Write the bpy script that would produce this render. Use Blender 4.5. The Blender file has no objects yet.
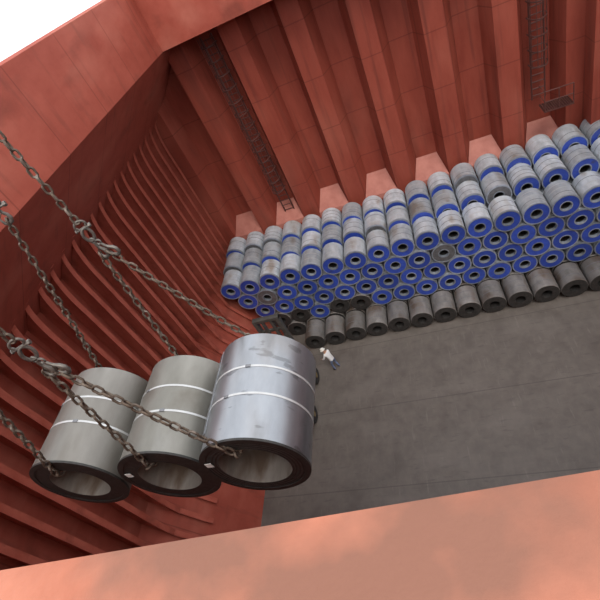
import bpy, bmesh, math, random
from mathutils import Vector, Matrix
random.seed(7)
S = bpy.context.scene
COL = S.collection

# ------------------------------------------------------------ materials
def nmat(name, c1, c2, scale=(1,1,1), nscale=3.0, rough=0.6, metal=0.0, bump=0.0, c3=None, c3scale=1.5,
         c3lo=0.55, c3hi=0.7, rnd=0.0, seam=0.0, seamaxis='Z', rough2=None, spec=0.5, streak=None):
    m = bpy.data.materials.new(name); m.use_nodes = True
    nt = m.node_tree; N = nt.nodes; L = nt.links
    b = N['Principled BSDF']
    b.inputs['Roughness'].default_value = rough
    b.inputs['Metallic'].default_value = metal
    b.inputs['Specular IOR Level'].default_value = spec
    tc = N.new('ShaderNodeTexCoord'); mp = N.new('ShaderNodeMapping')
    mp.inputs['Scale'].default_value = scale
    L.new(tc.outputs['Object'], mp.inputs['Vector'])
    vec = mp.outputs['Vector']
    oi = None
    if rnd > 0:
        oi = N.new('ShaderNodeObjectInfo')
        ad = N.new('ShaderNodeVectorMath'); ad.operation = 'MULTIPLY_ADD'
        cx = N.new('ShaderNodeCombineXYZ')
        for i in range(3): L.new(oi.outputs['Random'], cx.inputs[i])
        L.new(cx.outputs[0], ad.inputs[0]); ad.inputs[1].default_value = (37, 53, 71)
        L.new(vec, ad.inputs[2]); vec = ad.outputs[0]
    n = N.new('ShaderNodeTexNoise'); n.inputs['Scale'].default_value = nscale
    n.inputs['Detail'].default_value = 7; n.inputs['Roughness'].default_value = 0.62
    L.new(vec, n.inputs['Vector'])
    rp = N.new('ShaderNodeValToRGB')
    rp.color_ramp.elements[0].position = 0.32; rp.color_ramp.elements[1].position = 0.68
    rp.color_ramp.elements[0].color = (*c1, 1); rp.color_ramp.elements[1].color = (*c2, 1)
    L.new(n.outputs['Fac'], rp.inputs['Fac'])
    col = rp.outputs['Color']
    def layer(col, vector, sc, lo, hi, c, amt=1.0, detail=5):
        n3 = N.new('ShaderNodeTexNoise'); n3.inputs['Scale'].default_value = sc
        n3.inputs['Detail'].default_value = detail; L.new(vector, n3.inputs['Vector'])
        r3 = N.new('ShaderNodeMapRange'); r3.inputs['From Min'].default_value = lo
        r3.inputs['From Max'].default_value = hi; r3.inputs['To Max'].default_value = amt
        L.new(n3.outputs['Fac'], r3.inputs['Value'])
        mx = N.new('ShaderNodeMix'); mx.data_type = 'RGBA'
        L.new(r3.outputs['Result'], mx.inputs['Factor']); L.new(col, mx.inputs['A'])
        mx.inputs['B'].default_value = (*c, 1); return mx.outputs['Result']
    if c3 is not None: col = layer(col, vec, c3scale, c3lo, c3hi, c3)
    if streak is not None:
        for (sscale, ssc, lo, hi, c, amt) in streak:
            m2 = N.new('ShaderNodeMapping'); m2.inputs['Scale'].default_value = sscale
            L.new(tc.outputs['Object'], m2.inputs['Vector'])
            col = layer(col, m2.outputs['Vector'], ssc, lo, hi, c, amt, 6)
    if rnd > 0:
        hs = N.new('ShaderNodeHueSaturation')
        mr = N.new('ShaderNodeMapRange'); mr.inputs['To Min'].default_value = 1 - rnd
        mr.inputs['To Max'].default_value = 1 + rnd * .6
        L.new(oi.outputs['Random'], mr.inputs['Value']); L.new(mr.outputs['Result'], hs.inputs['Value'])
        L.new(col, hs.inputs['Color']); col = hs.outputs['Color']
    if seam > 0:
        sp = N.new('ShaderNodeSeparateXYZ'); L.new(tc.outputs['Object'], sp.inputs[0])
        dv = N.new('ShaderNodeMath'); dv.operation = 'DIVIDE'; dv.inputs[1].default_value = seam
        L.new(sp.outputs[seamaxis], dv.inputs[0])
        fr = N.new('ShaderNodeMath'); fr.operation = 'FRACT'; L.new(dv.outputs[0], fr.inputs[0])
        lt = N.new('ShaderNodeMath'); lt.operation = 'LESS_THAN'; lt.inputs[1].default_value = 0.05 / seam
        L.new(fr.outputs[0], lt.inputs[0])
        ml = N.new('ShaderNodeMath'); ml.operation = 'MULTIPLY'; ml.inputs[1].default_value = 0.4
        L.new(lt.outputs[0], ml.inputs[0])
        mx = N.new('ShaderNodeMix'); mx.data_type = 'RGBA'
        L.new(ml.outputs[0], mx.inputs['Factor']); L.new(col, mx.inputs['A'])
        mx.inputs['B'].default_value = (c1[0]*.35, c1[1]*.35, c1[2]*.35, 1); col = mx.outputs['Result']
    L.new(col, b.inputs['Base Color'])
    if rough2 is not None:
        mr = N.new('ShaderNodeMapRange'); mr.inputs['To Min'].default_value = rough
        mr.inputs['To Max'].default_value = rough2
        L.new(n.outputs['Fac'], mr.inputs['Value']); L.new(mr.outputs['Result'], b.inputs['Roughness'])
    if bump > 0:
        bp = N.new('ShaderNodeBump'); bp.inputs['Strength'].default_value = bump
        bp.inputs['Distance'].default_value = 0.02
        L.new(n.outputs['Fac'], bp.inputs['Height']); L.new(bp.outputs[0], b.inputs['Normal'])
    return m

M = {}
M['wall'] = nmat('red_oxide_paint', (.235,.047,.030), (.31,.070,.045), (1,1,.25), 1.6, .6, 0, .1, (.16,.038,.026), .8, .55, .75, 0, 2.6, spec=.2,
    streak=[((3,3,.12),1.2,.54,.74,(.13,.034,.024),.75),((1,1,.5),.5,.5,.75,(.40,.12,.08),.5)])
M['side'] = nmat('red_oxide_side', (.285,.058,.037), (.36,.085,.056), (1,.6,1), 1.2, .65, 0, .1, (.20,.047,.031), .9, .55, .75, 0, 3.0, 'Y', spec=.25,
    streak=[((1,3,.5),1.0,.55,.75,(.18,.044,.03),.6),((1,.4,1),.6,.52,.75,(.48,.165,.115),.5)])
M['frame'] = nmat('frame_paint', (.34,.075,.048), (.45,.12,.082), (1,1,.6), 2.0, .6, 0, .1, (.20,.052,.036), 1.4, .55, .70, spec=.25)
M['ladder'] = nmat('ladder_paint', (.065,.022,.018), (.10,.035,.027), (1,1,1), 2.0, .6)
M['pad'] = nmat('shedder_paint', (.36,.13,.10), (.45,.18,.14), (1,1,1), 2.0, .6, spec=.2)
M['coam'] = nmat('coaming_paint', (.34,.11,.062), (.45,.165,.10), (1,1,1), 9.0, .6, 0, .3, (.20,.085,.055), 5, .46, .62, spec=.3)
M['floor'] = nmat('tank_top_steel', (.098,.082,.071), (.130,.110,.095), (1,.8,1), 2.5, .45, 0, .08, (.080,.065,.056), 1.1, .5, .80, 0, 4.2, 'Y', .65,
    streak=[((.5,1.2,1),.6,.48,.74,(.17,.147,.130),.5),((3,.4,1),2.2,.61,.72,(.22,.195,.175),.25),((.6,2.5,1),2.4,.60,.72,(.055,.045,.04),.4)])
M['coil'] = nmat('coil_wrap_steel', (.36,.385,.415), (.60,.635,.68), (1,.5,1), 2.6, .42, .3, .12, (.28,.25,.225), 1.3, .54, .70, .33)
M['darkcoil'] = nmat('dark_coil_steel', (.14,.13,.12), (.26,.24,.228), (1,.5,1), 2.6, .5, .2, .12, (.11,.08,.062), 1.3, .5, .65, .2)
M['blue'] = nmat('blue_end_cover', (.025,.055,.32), (.035,.080,.45), (1,1,1), 5, .4, 0, .05, (.05,.05,.12), 2, .64, .77, .25)
M['edge'] = nmat('edge_ring_steel', (.26,.29,.34), (.38,.42,.48), (1,1,1), 5, .4, .4, 0, None, rnd=.3)
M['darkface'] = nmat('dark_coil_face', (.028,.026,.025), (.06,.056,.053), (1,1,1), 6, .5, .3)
M['greyface'] = nmat('grey_coil_face', (.10,.10,.105), (.19,.19,.20), (1,1,1), 6, .5, .3)
M['strap'] = nmat('steel_strap', (.12,.12,.13), (.22,.22,.23), (1,1,1), 8, .45, .4)
M['strapl'] = nmat('bright_strap', (.42,.42,.42), (.55,.55,.55), (1,1,1), 8, .45, .5)
M['chain'] = nmat('rusty_chain', (.06,.044,.034), (.14,.10,.072), (1,1,1), 30, .6, .5, .2, (.22,.18,.15), 12, .55, .70)
M['shackle'] = nmat('shackle_steel', (.08,.07,.062), (.18,.16,.14), (1,1,1), 20, .5, .6, .2)
M['hc1'] = nmat('coil_steel_tan', (.165,.153,.137), (.245,.232,.212), (1.6,.5,1.6), 1.6, .42, .65, .04, (.13,.112,.092), 1.2, .50, .72, 0, rough2=.58)
M['hc2'] = nmat('coil_steel_olive', (.165,.157,.137), (.245,.235,.212), (1.4,.5,1.4), 1.8, .4, .65, .04, (.31,.305,.295), 1.4, .52, .75, 0, rough2=.58,
    streak=[((1,1,1),2,.56,.70,(.12,.10,.08),.45)])
M['hc3'] = nmat('coil_steel_silver', (.23,.24,.26), (.37,.385,.41), (1.2,.4,1.2), 1.5, .32, .85, .02, (.20,.215,.235), 2.1, .52, .66, 0, rough2=.44,
    streak=[((1,2.6,1),3.2,.62,.67,(.11,.115,.125),.55),((1,.4,1),1.2,.5,.7,(.22,.18,.15),.5)])
M['hface'] = nmat('coil_laminations', (.016,.015,.014), (.042,.038,.035), (1,1,1), 14, .55, .3, .1)
M['hbore'] = nmat('coil_bore_steel', (.19,.168,.148), (.32,.285,.255), (1,.3,1), 5, .45, .5, .1, (.13,.09,.065), 3, .55, .7)
M['white'] = nmat('white_tag', (.6,.6,.58), (.7,.7,.68), (1,1,1), 5, .6)
M['machine'] = nmat('grimy_machine_paint', (.05,.05,.048), (.10,.095,.085), (1,1,1), 3, .5, .2)
M['machiney'] = nmat('faded_yellow_paint', (.30,.22,.08), (.40,.30,.12), (1,1,1), 3, .5, 0, 0, (.1,.08,.05), 2, .5, .7)
M['rubber'] = nmat('tyre_rubber', (.02,.02,.02), (.045,.043,.04), (1,1,1), 6, .85)
M['cloth'] = nmat('white_coverall', (.60,.60,.60), (.72,.72,.72), (1,1,1), 6, .85)
M['pants'] = nmat('blue_trousers', (.10,.14,.24), (.16,.20,.32), (1,1,1), 6, .85)
M['skin'] = nmat('skin', (.36,.20,.13), (.44,.26,.18), (1,1,1), 6, .6)
M['boot'] = nmat('boot_leather', (.03,.025,.02), (.06,.05,.04), (1,1,1), 6, .6)
M['hatw'] = nmat('helmet_plastic', (.70,.68,.62), (.78,.76,.70), (1,1,1), 6, .35)

# ------------------------------------------------------------ helpers
def finish(me, mats, smooth=None):
    for m in (mats if isinstance(mats, (list, tuple)) else [mats]): me.materials.append(m)
    me.update()
def obj(name, me, parent=None, loc=(0,0,0), rot=(0,0,0), label=None, cat=None, group=None, kind=None):
    o = bpy.data.objects.new(name, me); COL.objects.link(o)
    o.location = loc; o.rotation_euler = rot
    if parent: o.parent = parent
    if label: o['label'] = label
    if cat: o['category'] = cat
    if group: o['group'] = group
    if kind: o['kind'] = kind
    return o
def mesh(name, vs, fs, mats, smooth=None, mi=None):
    me = bpy.data.meshes.new(name); me.from_pydata([tuple(v) for v in vs], [], fs)
    finish(me, mats, None)
    if mi: me.polygons.foreach_set('material_index', mi)
    bm = bmesh.new(); bm.from_mesh(me)
    bmesh.ops.recalc_face_normals(bm, faces=bm.faces); bm.to_mesh(me); bm.free()
    if smooth is not None:
        me.polygons.foreach_set('use_smooth', [True]*len(me.polygons))
        me.set_sharp_from_angle(angle=math.radians(smooth))
    return me
def sheet(name, vs, fs, mats):
    me = bpy.data.meshes.new(name); me.from_pydata([tuple(v) for v in vs], [], fs)
    finish(me, mats); return me
def lathe(name, prof, segs, mats, mi=None, smooth=35):
    n = len(prof); vs = []; fs = []; mid = []
    for s in range(segs):
        a = 2*math.pi*s/segs
        for r, y in prof: vs.append((r*math.cos(a), y, r*math.sin(a)))
    for s in range(segs):
        t = (s+1) % segs
        for i in range(n):
            j = (i+1) % n
            fs.append((s*n+i, s*n+j, t*n+j, t*n+i)); mid.append(mi[i] if mi else 0)
    return mesh(name, vs, fs, mats, smooth, mid)
def boxdata(vs, fs, c, s, R=None):
    b = len(vs)
    for x in (-1,1):
        for y in (-1,1):
            for z in (-1,1):
                v = Vector((x*s[0]/2, y*s[1]/2, z*s[2]/2))
                if R: v = R @ v
                vs.append(v + Vector(c))
    for f in ((0,1,3,2),(4,6,7,5),(0,4,5,1),(2,3,7,6),(0,2,6,4),(1,5,7,3)): fs.append(tuple(b+i for i in f))
def boxes(name, lst, mats, bevel=0.0):
    vs=[]; fs=[]
    for it in lst: boxdata(vs, fs, *it)
    me = mesh(name, vs, fs, mats)
    if bevel > 0:
        bm = bmesh.new(); bm.from_mesh(me)
        bmesh.ops.bevel(bm, geom=bm.edges[:], offset=bevel, segments=2, affect='EDGES', profile=.6)
        bm.to_mesh(me); bm.free()
        me.polygons.foreach_set('use_smooth', [True]*len(me.polygons)); me.set_sharp_from_angle(angle=math.radians(40))
    return me
def tube(pts, rad, closed=False, ns=8, vs=None, fs=None):
    if vs is None: vs=[]; fs=[]
    P = [Vector(p) for p in pts]; n = len(P)
    if not hasattr(rad, '__len__'): rad = [rad]*n
    base = len(vs); prevn = None
    for i in range(n):
        if closed: t = (P[(i+1)%n]-P[i-1]).normalized()
        else: t = (P[min(i+1,n-1)]-P[max(i-1,0)]).normalized()
        if prevn is None:
            a = Vector((0,0,1)) if abs(t.z) < .9 else Vector((1,0,0))
            nn = t.cross(a).normalized()
        else:
            nn = (prevn - t*prevn.dot(t)).normalized()
        prevn = nn; bb = t.cross(nn)
        for k in range(ns):
            a = 2*math.pi*k/ns
            vs.append(P[i] + (nn*math.cos(a)+bb*math.sin(a))*rad[i])
    for i in range(n if closed else n-1):
        j = (i+1)%n
        for k in range(ns):
            l = (k+1)%ns
            fs.append((base+i*ns+k, base+i*ns+l, base+j*ns+l, base+j*ns+k))
    if not closed:
        fs.append(tuple(base+k for k in range(ns)))
        fs.append(tuple(base+(n-1)*ns+k for k in reversed(range(ns))))
    return vs, fs

# ------------------------------------------------------------ setting
Y0, Y1 = -1.6, 24.4
prof = [(-10.6,0),(-13.3,5.0),(-13.3,13.2),(-9.5,17.0),(-9.5,19.62),(-9.62,19.68),(-9.9,19.68),(-9.9,18.0),(-17,18.0)]
def side_wall(name, mirror):
    vs=[]; fs=[]
    for x,z in prof:
        if mirror: x = 6-x
        vs += [(x,Y0,z),(x,Y1,z)]
    for i in range(len(prof)-1): fs.append((2*i,2*i+1,2*i+3,2*i+2))
    o = obj(name, mesh(name, vs, fs, M['side']), kind='structure')
    return o
wl = side_wall('wall_left', False)
wl['label'] = 'red oxide ship hold side with sloping tanks and ribs'
wr = side_wall('wall_right', True)
wr['label'] = 'red oxide ship hold side with sloping tanks'
# hull frames
def frame_mesh():
    def outer(p):
        x,z=p
        if z>13.2: return (-13.3+(z-13.2)-.02, z)
        if z<5.0: return (-13.3+(5.0-z)*.54-.02, z)
        return (-13.32, z)
    inner = []
    for i in range(9):
        a = i/8*math.pi/2
        inner.append((-12.25 - .48*math.sin(a), 14.25 - 1.8*(1-math.cos(a)) ))
    for i in range(9):
        a = i/8*math.pi/2
        p=(-12.73 + 1.0*(1-math.cos(a)), 5.6 - 3.2*math.sin(a))
        if p[0] > outer(p)[0]+.03: inner.append(p)
    vs=[]; fs=[]
    th=.015
    for p in inner:
        q=outer(p)
        for yy in (-th,th): vs += [(p[0],yy,p[1]),(min(q[0],p[0]-.01),yy,q[1])]
    for i in range(len(inner)-1):
        b=4*i
        fs.append((b,b+4,b+5,b+1)); fs.append((b+2,b+3,b+7,b+6))
    b=len(vs); w=.11
    for x,z in inner:
        vs += [(x,-w,z),(x,w,z),(x+.03,w,z),(x+.03,-w,z)]
    for i in range(len(inner)-1):
        for k in range(4):
            l=(k+1)%4
            fs.append((b+4*i+k,b+4*i+l,b+4*i+4+l,b+4*i+4+k))
    e=b+4*(len(inner)-1)
    fs.append((b,b+1,b+2,b+3)); fs.append((e,e+1,e+2,e+3))
    return mesh('hull_frame', vs, fs, M['frame'])
fm = frame_mesh()
y = -1.1
while y < 23.0:
    obj('hull_frame', fm, wl, (0,y,0)); y += .86
obj('floor', sheet('floor', [(-10.6,Y0,0),(16.6,Y0,0),(16.6,Y1,0),(-10.6,Y1,0)], [(0,1,2,3)], M['floor']), kind='structure', label='grey brown scuffed steel hold floor')
# corrugated far bulkhead
xs=[]; cx=-2.25-2.95*4
pts=[(-13.3,23.3)]
while cx < 20:
    for dx,yy in ((-.98,23.3),(-.58,24.3),(.58,24.3),(.98,23.3)):
        if -13.3 < cx+dx < 19.3: pts.append((cx+dx,yy))
    cx += 2.95
pts.append((19.3,23.3))
vs=[];fs=[]
for x,yy in pts: vs += [(x,yy,5.3),(x,yy,17.0)]
for i in range(len(pts)-1): fs.append((2*i,2*i+2,2*i+3,2*i+1))
b=len(vs)
vs += [(-13.3,23.2,0),(19.3,23.2,0),(19.3,23.2,5.3),(-13.3,23.2,5.3),(-13.3,24.4,5.3),(19.3,24.4,5.3)]
fs += [(b,b+1,b+2,b+3),(b+3,b+2,b+5,b+4)]
wb = obj('wall_back', mesh('wall_back', vs, fs, M['wall']), kind='structure', label='corrugated red oxide bulkhead of ship hold')
cx=-2.25-2.95*3
while cx<18:
    vs=[(-.96,23.25,5.32),(.96,23.25,5.32),(.96,23.3,5.6),(-.96,23.3,5.6),(.57,24.28,6.6),(-.57,24.28,6.6),(-.57,24.28,5.32),(.57,24.28,5.32)]
    fs=[(0,1,2,3),(3,2,4,5),(0,3,5,6),(1,7,4,2),(0,6,7,1),(6,5,4,7)]
    obj('shedder_plate', mesh('shedder_plate', vs, fs, M['pad']), wb, (cx,0,0)); cx+=2.95
obj('trim_1', boxes('access_trunk', [((9.3,23.2,11.1),(1.9,1.9,11.6))], M['wall'], .05), kind='structure', label='red steel access trunk on bulkhead')
obj('trim_2', boxes('far_coaming', [((3,21.9,18.34),(25,.2,2.68)),((3,21.78,19.55),(25,.3,.12)),((3,23.3,17.06),(25,2.6,.12))]+
    [((-9+i*1.5,22.3,18.2),(.05,.7,2.2)) for i in range(17)], M['side'], 0), kind='structure', label='red steel hatch coaming')
obj('wall_front', sheet('wall_front', [(-13.3,Y0,0),(19.3,Y0,0),(19.3,Y0,17),(-13.3,Y0,17)], [(0,1,2,3)], M['wall']), kind='structure')
nc = obj('trim_3', boxes('near_coaming', [((3,-.10,18.3),(25,.34,2.66)),((3,-.075,19.6),(25,.43,.09))], M['coam'], .018), loc=(0,.007,0), rot=(0,0,.082), kind='structure', label='orange red painted hatch coaming edge')
obj('trim_4', sheet('near_deck', [(-13.3,Y0,17),(19.3,Y0,17),(19.3,.5,17),(-13.3,-.9,17)], [(0,1,2,3)], M['side']), kind='structure')

# ladders
def ladder(name, x, ztop, zbot, lab):
    vs=[];fs=[]
    for s in (-.30,.30): tube([(s,0,zbot),(s,0,ztop)], .04, ns=6, vs=vs, fs=fs)
    r = obj(name, mesh(name, vs, fs, M['ladder'], 40), loc=(x,23.8,0), label=lab, cat='ladder')
    vs,fs=tube([(-.30,0,0),(.30,0,0)], .028, ns=6)
    rm=mesh('rung', vs, fs, M['ladder'], 40); z=zbot+.2
    while z<ztop: obj('rung', rm, r, (0,0,z)); z+=.34
    vs=[];fs=[]; z=zbot+1.8
    while z<ztop:
        tube([(.40*math.cos(a),-.7*math.sin(a),z) for a in [math.pi*i/10 for i in range(11)]], .035, ns=5, vs=vs, fs=fs); z+=.7
    for a in (.6,1.2,1.57,1.95,2.55): tube([(.40*math.cos(a),-.7*math.sin(a),zbot+1.8),(.40*math.cos(a),-.7*math.sin(a),ztop)], .02, ns=5, vs=vs, fs=fs)
    obj('safety_cage', mesh('safety_cage', vs, fs, M['ladder'], 40), r)
ladder('caged_ladder', -8.0, 16.6, 6.0, 'red caged vertical ladder fixed in a bulkhead recess')
ladder('caged_ladder', 6.5, 16.6, 8.0, 'red caged vertical ladder beside an access platform')
pf = obj('access_platform', boxes('access_platform', [((7.0,22.8,7.9),(1.3,.9,.05))]+[((6.4+.1*i,22.8,7.95),(.02,.9,.06)) for i in range(13)], M['ladder']), label='small red grated access platform with rails on bulkhead', cat='platform')
vs=[];fs=[]
for x in (6.38,7.0,7.62): tube([(x,22.38,7.9),(x,22.38,8.9)], .025, ns=6, vs=vs, fs=fs)
for z in (8.4,8.9): tube([(6.38,23.2,z),(6.38,22.38,z),(7.62,22.38,z)], .022, ns=6, vs=vs, fs=fs)
obj('guard_rail', mesh('guard_rail', vs, fs, M['ladder'], 40), pf)

# ------------------------------------------------------------ pile of coils
R=.62; LEN=1.34; B=.26
def coilprof(R,B,L,bv=.02):
    return [(B,0),(R-bv,0),(R,bv),(R,L-bv),(R-bv,L),(B,L)]
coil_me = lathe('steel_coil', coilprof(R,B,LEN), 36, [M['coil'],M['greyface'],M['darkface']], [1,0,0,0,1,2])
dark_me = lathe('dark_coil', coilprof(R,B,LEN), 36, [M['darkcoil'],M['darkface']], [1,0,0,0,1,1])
cover_me = lathe('end_cover', [(B-.0,-.012),(R-.055,-.012),(R-.055,-.001),(B-.0,-.001)], 36, [M['blue']])
ring_me = lathe('edge_ring', [(R-.055,-.02),(R+.005,-.02),(R+.005,.08),(R+.001,.08),(R+.001,-.001),(R-.055,-.001)], 36, [M['edge']])
iring_me = lathe('bore_ring', [(B-.02,-.02),(B+.03,-.02),(B+.03,-.001),(B,.0),(B,.15),(B-.02,.15)], 36, [M['edge']])
strap_me = lathe('strap', [(R+.001,0),(R+.005,0),(R+.005,.03),(R+.001,.03)], 36, [M['strap']])
strapl_me = lathe('strap', [(R+.001,0),(R+.005,0),(R+.005,.03),(R+.001,.03)], 36, [M['strapl']])
def coil(x,y,z,kind,group,lab,parts=True):
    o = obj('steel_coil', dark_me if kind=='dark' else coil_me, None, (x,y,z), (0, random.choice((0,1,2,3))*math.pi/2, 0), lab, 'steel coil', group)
    if not parts: return
    if kind=='blue':
        obj('end_cover', cover_me, o)
    if kind!='dark':
        obj('edge_ring', ring_me, o); obj('bore_ring', iring_me, o)
    for f in ((.33,.66) if random.random()<.7 else (.25,.5,.75)):
        obj('strap', strap_me if (kind=='dark' or random.random()<.5) else strapl_me, o, (0,LEN*f,0))
LB='grey steel coil with bright blue end cover in the pile'
LG='plain grey strapped steel coil in the pile'
LD='dark unwrapped steel coil lying on the hold floor'
def ok(x,z): return (x+10.6)*.88+z*.475 >= R and x > -12.1
P=1.29
k=0
while -8.05+P*k < 10.8:
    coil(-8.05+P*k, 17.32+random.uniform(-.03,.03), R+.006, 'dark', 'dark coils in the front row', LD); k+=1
rows=((18.75,0,0),(20.20,.20,1),(21.64,.38,2))
for yy,dz,row in rows:
    for t in range(5):
        x0 = -13.2 + (P/2 if t%2 else 0)
        for k in range(20):
            x = x0+P*k
            d = dz + (max(0,(x+2))*.025*(row+1) if row else 0)
            z = R+.006+1.065*t + d*t/4
            if x>10.8 or not ok(x,z): continue
            kd = 'blue' if random.random()<(.95 if x>-9 else .5) else 'plain'
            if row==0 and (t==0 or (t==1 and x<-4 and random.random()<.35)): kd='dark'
            hidden = row>0 and t<4
            coil(x, yy+random.uniform(-.05,.05), z, kd if not hidden else 'plain', 'stacked coils in the hold', {'blue':LB,'plain':LG,'dark':'dark unwrapped steel coil in the lower tiers of the pile'}[kd if not hidden else 'plain'], not hidden)

# ------------------------------------------------------------ hanging coils
def hcoil(x,y,z,R,B,L,mat,lab,seam=None,tag=True,straps=(.36,.62)):
    nst=10; face=[]
    for i in range(nst+1):
        r=B+(R-.012-B)*i/nst
        face.append((r, (.006 if i%2 else 0.0)))
    prof=face+[(R,.012),(R,L-.012),(R-.012,L),(B,L)]
    mi=[1]*(len(face)-1)+[1,0,1,1,2]
    mi=mi[:len(prof)]
    me=lathe('suspended_coil',prof,96,[mat,M['hface'],M['hbore']],mi)
    o=obj('suspended_steel_coil', me, None, (x,y-L/2,z), (0,0,0), lab, 'steel coil', 'coils hanging in chain slings')
    for f in straps:
        me=lathe('strap',[(R+.0005,0),(R+.004,0),(R+.004,.026),(R+.0005,.026)],96,[M['strapl']])
        s=obj('strap',me,o,(0,L*(1-f),0))
        sb=boxes('strap_seal',[((0,.013,R+.007),(.06,.036,.01))],M['strap'],.003)
        obj('strap_seal',sb,s,(0,0,0),(0,random.uniform(-.6,.3),0))
    me=lathe('edge_ring',[(R-.06,-.006),(R+.004,-.006),(R+.004,.02),(R+.001,.02),(R+.001,-.0005),(R-.06,-.0005)],96,[M['hface']])
    obj('edge_ring',me,o,(0,0,0))
    if seam is not None:
        vs=[];fs=[];m=10
        for i in range(m+1):
            a=seam+.20*i/m; rr=R+.004+.022*(i/m)**2
            for r2 in (rr,rr+.006):
                for yv in (.25,L-.0): vs.append((r2*math.cos(a),yv,r2*math.sin(a)))
        for i in range(m):
            b=4*i
            for p,q in ((0,1),(1,3),(3,2),(2,0)): fs.append((b+p,b+q,b+4+q,b+4+p))
        fs.append((0,1,3,2)); fs.append((4*m,4*m+1,4*m+3,4*m+2))
        obj('outer_wrap_end',mesh('outer_wrap_end',vs,fs,mat,40),o)
    if tag:
        a=math.radians(160); r=(R+B)/2
        obj('paper_tag',boxes('paper_tag',[((r*math.cos(a),-.012,r*math.sin(a)),(.08,.006,.08))],M['white']),o)
    return o
HC=[(-4.765,2.79,15.93,.60,.37,1.36,'hc1'),(-3.535,2.82,15.78,.61,.38,1.36,'hc2'),(-2.31,2.75,15.93,.60,.40,1.38,'hc3')]
labs=['tan grey steel coil hanging in a chain sling','dull grey steel coil with straps hanging between two others','shiny silver steel coil with mottled stains hanging in chains']
for i,(x,y,z,r,b,l,m) in enumerate(HC):
    hcoil(x,y,z,r,b,l,M[m],labs[i],seam=(math.radians(140) if i==2 else None),tag=i>0)

# ------------------------------------------------------------ chains
def chain(name, path, lab, rod=.014, W=.043, H=.066):
    pitch = 2*H-2*rod-.004
    pts=[Vector(p) for p in path]
    segl=[(pts[i+1]-pts[i]).length for i in range(len(pts)-1)]
    tot=sum(segl); n=int(tot/pitch)
    def at(s):
        for i,l in enumerate(segl):
            if s<=l or i==len(segl)-1: return pts[i].lerp(pts[i+1], min(1,s/l))
            s-=l
    vs=[];fs=[]
    link=[]
    rw=W-rod; hh=H-rod
    for i in range(14):
        a=2*math.pi*i/14
        link.append((rw*math.cos(a), rw*math.sin(a)+(hh-rw)*(1 if math.sin(a)>0 else -1)))
    for i in range(n):
        p=at((i+.5)*tot/n); q=at(min(tot,(i+.55)*tot/n)); q0=at(max(0,(i+.45)*tot/n))
        t=(q-q0).normalized()
        ref=Vector((0.3,1,0)).normalized() if abs(t.y)<.9 else Vector((0,0,1))
        u=t.cross(ref).normalized(); v=t.cross(u)
        ang=(i%2)*math.pi/2+math.pi/4+random.uniform(-.15,.15)
        d=u*math.cos(ang)+v*math.sin(ang)
        tube([p+d*cx+t*cz for cx,cz in link], rod, True, 6, vs, fs)
    return obj(name, mesh(name,vs,fs,M['chain'],60), label=lab, cat='chain', group='lifting chains')
def curve3(a,b,sag,n=8):
    a=Vector(a);b=Vector(b); return [a.lerp(b,i/n)+Vector((0,0,-sag*4*(i/n)*(1-i/n))) for i in range(n+1)]
PN=Vector((-3.56,2.29,18.04)); PF=Vector((-3.56,3.86,18.18))
TOPN=Vector((-3.56,2.3,22.3)); TOPF=Vector((-3.56,3.83,22.3))
PN1=Vector((-4.2,2.27,18.85)); PF1=Vector((-4.16,3.74,18.85))
for i,(x,y,z,r,b,l,m) in enumerate(HC):
    zt=z+b-.05
    a=PF if i>0 else PF1; c=PN if i>0 else PN1
    off=Vector((.05*(2*i-3),0,-.22)) if i>0 else Vector((0,0,-.12))
    path=curve3(a+off,(x,y+l/2+.05,zt+.05),.03)+[(x,y+l/2-.02,zt),(x,y,zt-.01),(x,y-l/2+.02,zt)]+curve3((x,y-l/2-.05,zt+.05),c+off,.04)
    chain('chain_sling',path,['rusty chain looped through the tan coil bore','rusty chain looped through the middle coil bore','rusty chain looped through the silver coil bore'][i])
chain('lifting_chain',[PN+Vector((0,0,.18)),TOPN],'rusty chain rising to the spreader beam')
chain('lifting_chain',[PF+Vector((0,0,.18)),TOPF],'rusty chain rising to the spreader beam')
chain('lifting_chain',[PN1+Vector((0,0,.1)),TOPN+Vector((-.12,0,0))],'rusty chain rising to the spreader beam')
chain('lifting_chain',[PF1+Vector((0,0,.1)),TOPF+Vector((-.12,0,0))],'rusty chain rising to the spreader beam')
def shackle(loc, s, rot, lab='grey steel bow shackle joining the chains'):
    vs,fs=tube([(.0+.06*math.cos(a)*(1.25 if 0<a<math.pi else 1),0,.05+.075*math.sin(a)) for a in [math.radians(-25+230*i/16) for i in range(17)]],[.017]*17,False,8)
    vs=[Vector(v)*s for v in vs]
    e=obj('shackle',mesh('shackle',vs,fs,M['shackle'],50),None,loc,rot,lab,'shackle','shackles')
    vs,fs=tube([(-.095,0,.012),(.095,0,.012)],.018,False,8)
    tube([(.085,0,.012),(.115,0,.012)],.03,False,6,vs,fs); tube([(-.1,0,.012),(-.085,0,.012)],.027,False,6,vs,fs)
    obj('pin',mesh('pin',[Vector(v)*s for v in vs],fs,M['shackle'],40),e)
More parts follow.
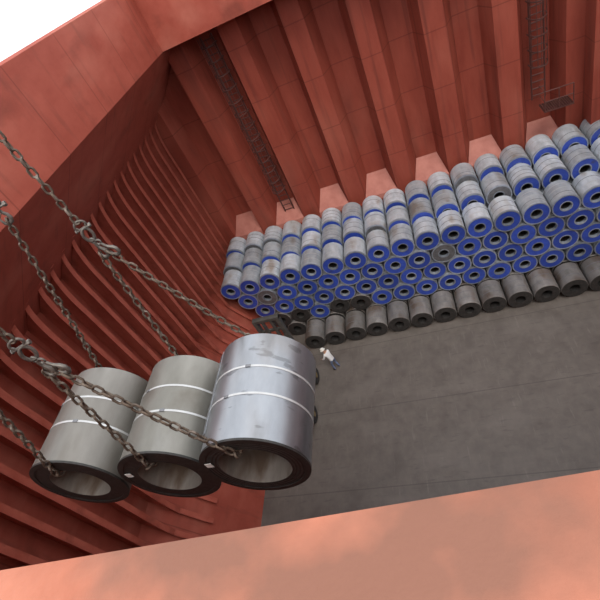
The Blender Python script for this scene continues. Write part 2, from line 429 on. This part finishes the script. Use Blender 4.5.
def hook(loc,s,rot,lab='rusty grab hook linking a chain leg'):
    pts=[(0,0,.16),(0,0,.10),(.012,0,.06),(.045,0,.02),(.06,0,-.03),(.045,0,-.08),(0,0,-.10),(-.045,0,-.08),(-.06,0,-.035),(-.062,0,.0)]
    rad=[.018,.02,.022,.025,.027,.027,.026,.022,.016,.008]
    vs,fs=tube(pts,rad,False,8)
    tube([(.035*math.cos(a),0,.19+.035*math.sin(a)) for a in [2*math.pi*i/12 for i in range(12)]],.014,True,6,vs,fs)
    e=obj('lifting_hook',mesh('lifting_hook',[Vector(v)*s for v in vs],fs,M['shackle'],60),None,loc,rot,lab,'hook','lifting hooks')
    vs,fs=tube([(.02,.0,.075),(-.02,.0,.05),(-.055,.0,.005)],[.008,.009,.007],False,6)
    obj('safety_latch',mesh('safety_latch',[Vector(v)*s for v in vs],fs,M['chain'],60),e)
for P0 in (PN,PF):
    vs,fs=tube([(.05*math.cos(a),0,.085*math.sin(a)) for a in [2*math.pi*i/20 for i in range(20)]],.018,True,8)
    obj('master_link',mesh('master_link',vs,fs,M['shackle'],60),None,P0+Vector((0,0,.02)),(0,0,.7),'thick oblong master link carrying the sling legs','master link','master links')
    shackle(P0+Vector((0,0,.10)),.85,(0,0,.5))
    for d,tgt in ((-1,HC[1]),(1,HC[2])):
        dirv=(Vector((tgt[0],P0.y-.1,tgt[2]))-P0).normalized()
        ang=math.atan2(dirv.x,-dirv.z)
        hook(P0+dirv*(.22 if d<0 else .27),.85,(0,-ang,0))
for P0 in (PN1,PF1):
    shackle(P0+Vector((0,0,.0)),1.0,(0,0,.5)); hook(P0+Vector((0,0,-.1)),.8,(0,.15,.6))
sb=obj('spreader_beam',boxes('spreader_beam',[((0,0,.13),(.22,2.3,.03)),((0,0,-.13),(.22,2.3,.03)),((0,0,0),(.03,2.3,.26)),((0,-1.14,0),(.22,.03,.28)),((0,1.14,0),(.22,.03,.28))],M['machiney'],.004),loc=(-3.56,3.06,22.5),label='faded yellow steel spreader beam holding the slings',cat='spreader beam')
vs,fs=tube([(0,-.9,.13),(0,0,2.6)],.018,False,6); tube([(0,.9,.13),(0,0,2.6)],.018,False,6,vs,fs); tube([(0,0,2.6),(0,0,14)],.025,False,6,vs,fs)
obj('wire_rope',mesh('wire_rope',vs,fs,M['shackle'],50),sb)

# ------------------------------------------------------------ forklift
fk=obj('forklift',None,loc=(-9.15,-.25,0),label='dark heavy forklift parked facing the coil pile',cat='forklift')
obj('chassis',boxes('chassis',[((0,14.0,1.0),(1.9,3.4,.7)),((0,14.2,1.5),(1.5,1.2,.5)),((.85,14.0,.9),(.3,1.0,.25)),((-.85,14.0,.9),(.3,1.0,.25))],M['machine'],.05),fk)
obj('counterweight',boxes('counterweight',[((0,12.1,1.15),(2.2,1.0,1.3)),((0,12.0,1.9),(1.7,.8,.25))],M['machine'],.12),fk)
vs=[];fs=[]
for x in (-.7,.7):
    tube([(x,13.2,1.3),(x,13.3,2.9),(x,14.9,2.9),(x,15.2,1.3)],.05,False,6,vs,fs)
for i in range(8): tube([(-.7,13.35+.2*i,2.92),(.7,13.35+.2*i,2.92)],.03,False,6,vs,fs)
obj('overhead_guard',mesh('overhead_guard',vs,fs,M['machine'],40),fk)
obj('seat',boxes('seat',[((0,14.1,1.85),(.5,.5,.15)),((0,13.85,2.15),(.5,.12,.55))],M['rubber'],.04),fk)
obj('mast',boxes('mast',[((-.65,15.95,2.6),(.2,.3,4.9)),((.65,15.95,2.6),(.2,.3,4.9)),((0,15.95,4.98),(1.5,.28,.2)),((0,15.95,4.1),(1.3,.12,.16)),((0,15.95,2.8),(1.3,.12,.14)),((0,15.95,.6),(1.3,.12,.16)),((-.25,15.9,2.6),(.15,.15,4.6)),((.25,15.9,2.6),(.15,.15,4.6))],M['machine'],.01),fk)
obj('carriage',boxes('carriage',[((0,16.12,.5),(1.8,.1,.14)),((0,16.12,1.1),(1.8,.1,.14)),((-.8,16.12,.8),(.12,.1,.7)),((.8,16.12,.8),(.12,.1,.7))],M['machiney'],.01),fk)
obj('boom',boxes('boom',[((0,16.6,.8),(.28,.95,.28))],M['machine'],.06),fk)
wm=lathe('wheel',[(.18,-.2),(.42,-.2),(.5,-.14),(.5,.14),(.42,.2),(.18,.2)],28,[M['rubber']])
hm=lathe('hub',[(.02,-.12),(.18,-.17),(.18,.17),(.02,.12)],20,[M['machiney']])
for x in (-1.0,1.05):
    for yy in (12.7,15.2):
        w=obj('wheel',wm,fk,(x,yy,.505),(0,0,math.pi/2)); obj('hub',hm,w)

# ------------------------------------------------------------ person
V=[(0,0,.93),(0,.08,1.13),(0,.19,1.34),(0,.27,1.47),(0,.31,1.55),(0,.36,1.66),
   (-.19,.2,1.41),(-.29,.29,1.15),(-.24,.48,1.02),(-.23,.55,.99),
   (.19,.2,1.41),(.29,.29,1.15),(.24,.48,1.02),(.23,.55,.99),
   (-.1,.0,.87),(-.13,.09,.49),(-.14,-.02,.10),(-.15,.16,.05),
   (.1,.0,.87),(.14,.02,.48),(.15,-.14,.10),(.16,.03,.05)]
E=[(0,1),(1,2),(2,3),(3,4),(4,5),(2,6),(6,7),(7,8),(8,9),(2,10),(10,11),(11,12),(12,13),(0,14),(14,15),(15,16),(16,17),(0,18),(18,19),(19,20),(20,21)]
RR=[(.16,.12),(.15,.11),(.17,.12),(.06,.06),(.085,.09),(.08,.085),(.07,.07),(.05,.05),(.035,.035),(.04,.02),(.07,.07),(.05,.05),(.035,.035),(.04,.02),(.095,.095),(.065,.065),(.045,.045),(.045,.035),(.095,.095),(.065,.065),(.045,.045),(.045,.035)]
me=bpy.data.meshes.new('p'); me.from_pydata(V,E,[]); po=bpy.data.objects.new('p',me); COL.objects.link(po)
po.modifiers.new('s','SKIN')
for i,(a,b_) in enumerate(RR): me.skin_vertices[0].data[i].radius=(a,b_)
me.skin_vertices[0].data[0].use_root=True
sd=po.modifiers.new('d','SUBSURF'); sd.levels=2
dg=bpy.context.evaluated_depsgraph_get(); dg.update()
pm=bpy.data.meshes.new_from_object(po.evaluated_get(dg)); bpy.data.objects.remove(po)
bm=bmesh.new(); bm.from_mesh(pm)
for sx in (-1,1):
    for f in range(5):
        vs,fs=[],[]
        if f<4:
            x=sx*.23+(-.03+.02*f); l=(.06,.07,.065,.05)[f]
            tube([(x,.55,.985),(x,.55+l,.96),(x,.55+l*1.25,.925)],[.009,.008,.006],False,6,vs,fs)
        else:
            tube([(sx*.2,.5,1.0),(sx*.16,.53,.98),(sx*.15,.56,.955)],[.011,.009,.007],False,6,vs,fs)
        bv=[bm.verts.new(v) for v in vs]
        for q in fs: bm.faces.new([bv[i] for i in q])
bmesh.ops.create_cone(bm,cap_ends=True,segments=6,radius1=.018,radius2=.004,depth=.04,matrix=Matrix.Translation((0,.43,1.58))@Matrix.Rotation(-1.57,4,'X'))
bm.to_mesh(pm); bm.free(); pm.materials.clear()
for m in ('cloth','pants','skin','boot'): pm.materials.append(M[m])
for p in pm.polygons:
    c=p.center; p.use_smooth=True
    p.material_index = 3 if c.z<.13 else 1 if c.z<.9 and c.y<.3 and abs(c.x)<.26 else 2 if (c.z>1.48 or (c.y>.47 and c.z<1.1)) else 0
per=obj('person',pm,None,(-6.85,15.55,-.0),(0,0,1.1),'person in white jacket and helmet bending forward on the floor','person')
hv=[];hf=[]
prof2=[(.15,0),(.115,.01),(.112,.05),(.09,.10),(.05,.125),(.005,.132)]
for s in range(20):
    a=2*math.pi*s/20
    for r,z in prof2: hv.append((r*math.cos(a),r*math.sin(a)*1.12,z))
for s in range(20):
    t=(s+1)%20
    for i in range(5): hf.append((s*6+i,t*6+i,t*6+i+1,s*6+i+1))
obj('helmet',mesh('helmet',hv,hf,M['hatw'],60),per,(0,.36,1.64),(-.4,0,0))

# ------------------------------------------------------------ light
w=bpy.data.worlds.new('sky'); S.world=w; w.use_nodes=True
bg=w.node_tree.nodes['Background']; bg.inputs['Color'].default_value=(.93,.96,1,1); bg.inputs['Strength'].default_value=2.0
sl=bpy.data.lights.new('sun','SUN'); sl.energy=2.0; sl.angle=math.radians(30); sl.color=(1,.95,.88)
so=bpy.data.objects.new('sun',sl); COL.objects.link(so)
so.rotation_euler=Vector((-.25,.55,-1)).to_track_quat('-Z','Y').to_euler()

# ------------------------------------------------------------ camera
r=Vector((.925,.065,-.374)); f=Vector((-.308,.704,-.639)).normalized()
r=(r-f*r.dot(f)).normalized(); u=r.cross(f)
cam=bpy.data.cameras.new('camera'); cam.lens=26.64; cam.sensor_width=36; cam.clip_start=.05; cam.clip_end=300
co=bpy.data.objects.new('camera',cam); COL.objects.link(co)
co.matrix_world=Matrix((( r.x,u.x,-f.x,0),(r.y,u.y,-f.y,0),(r.z,u.z,-f.z,20),(0,0,0,1)))
S.camera=co
S.view_settings.view_transform='Standard'
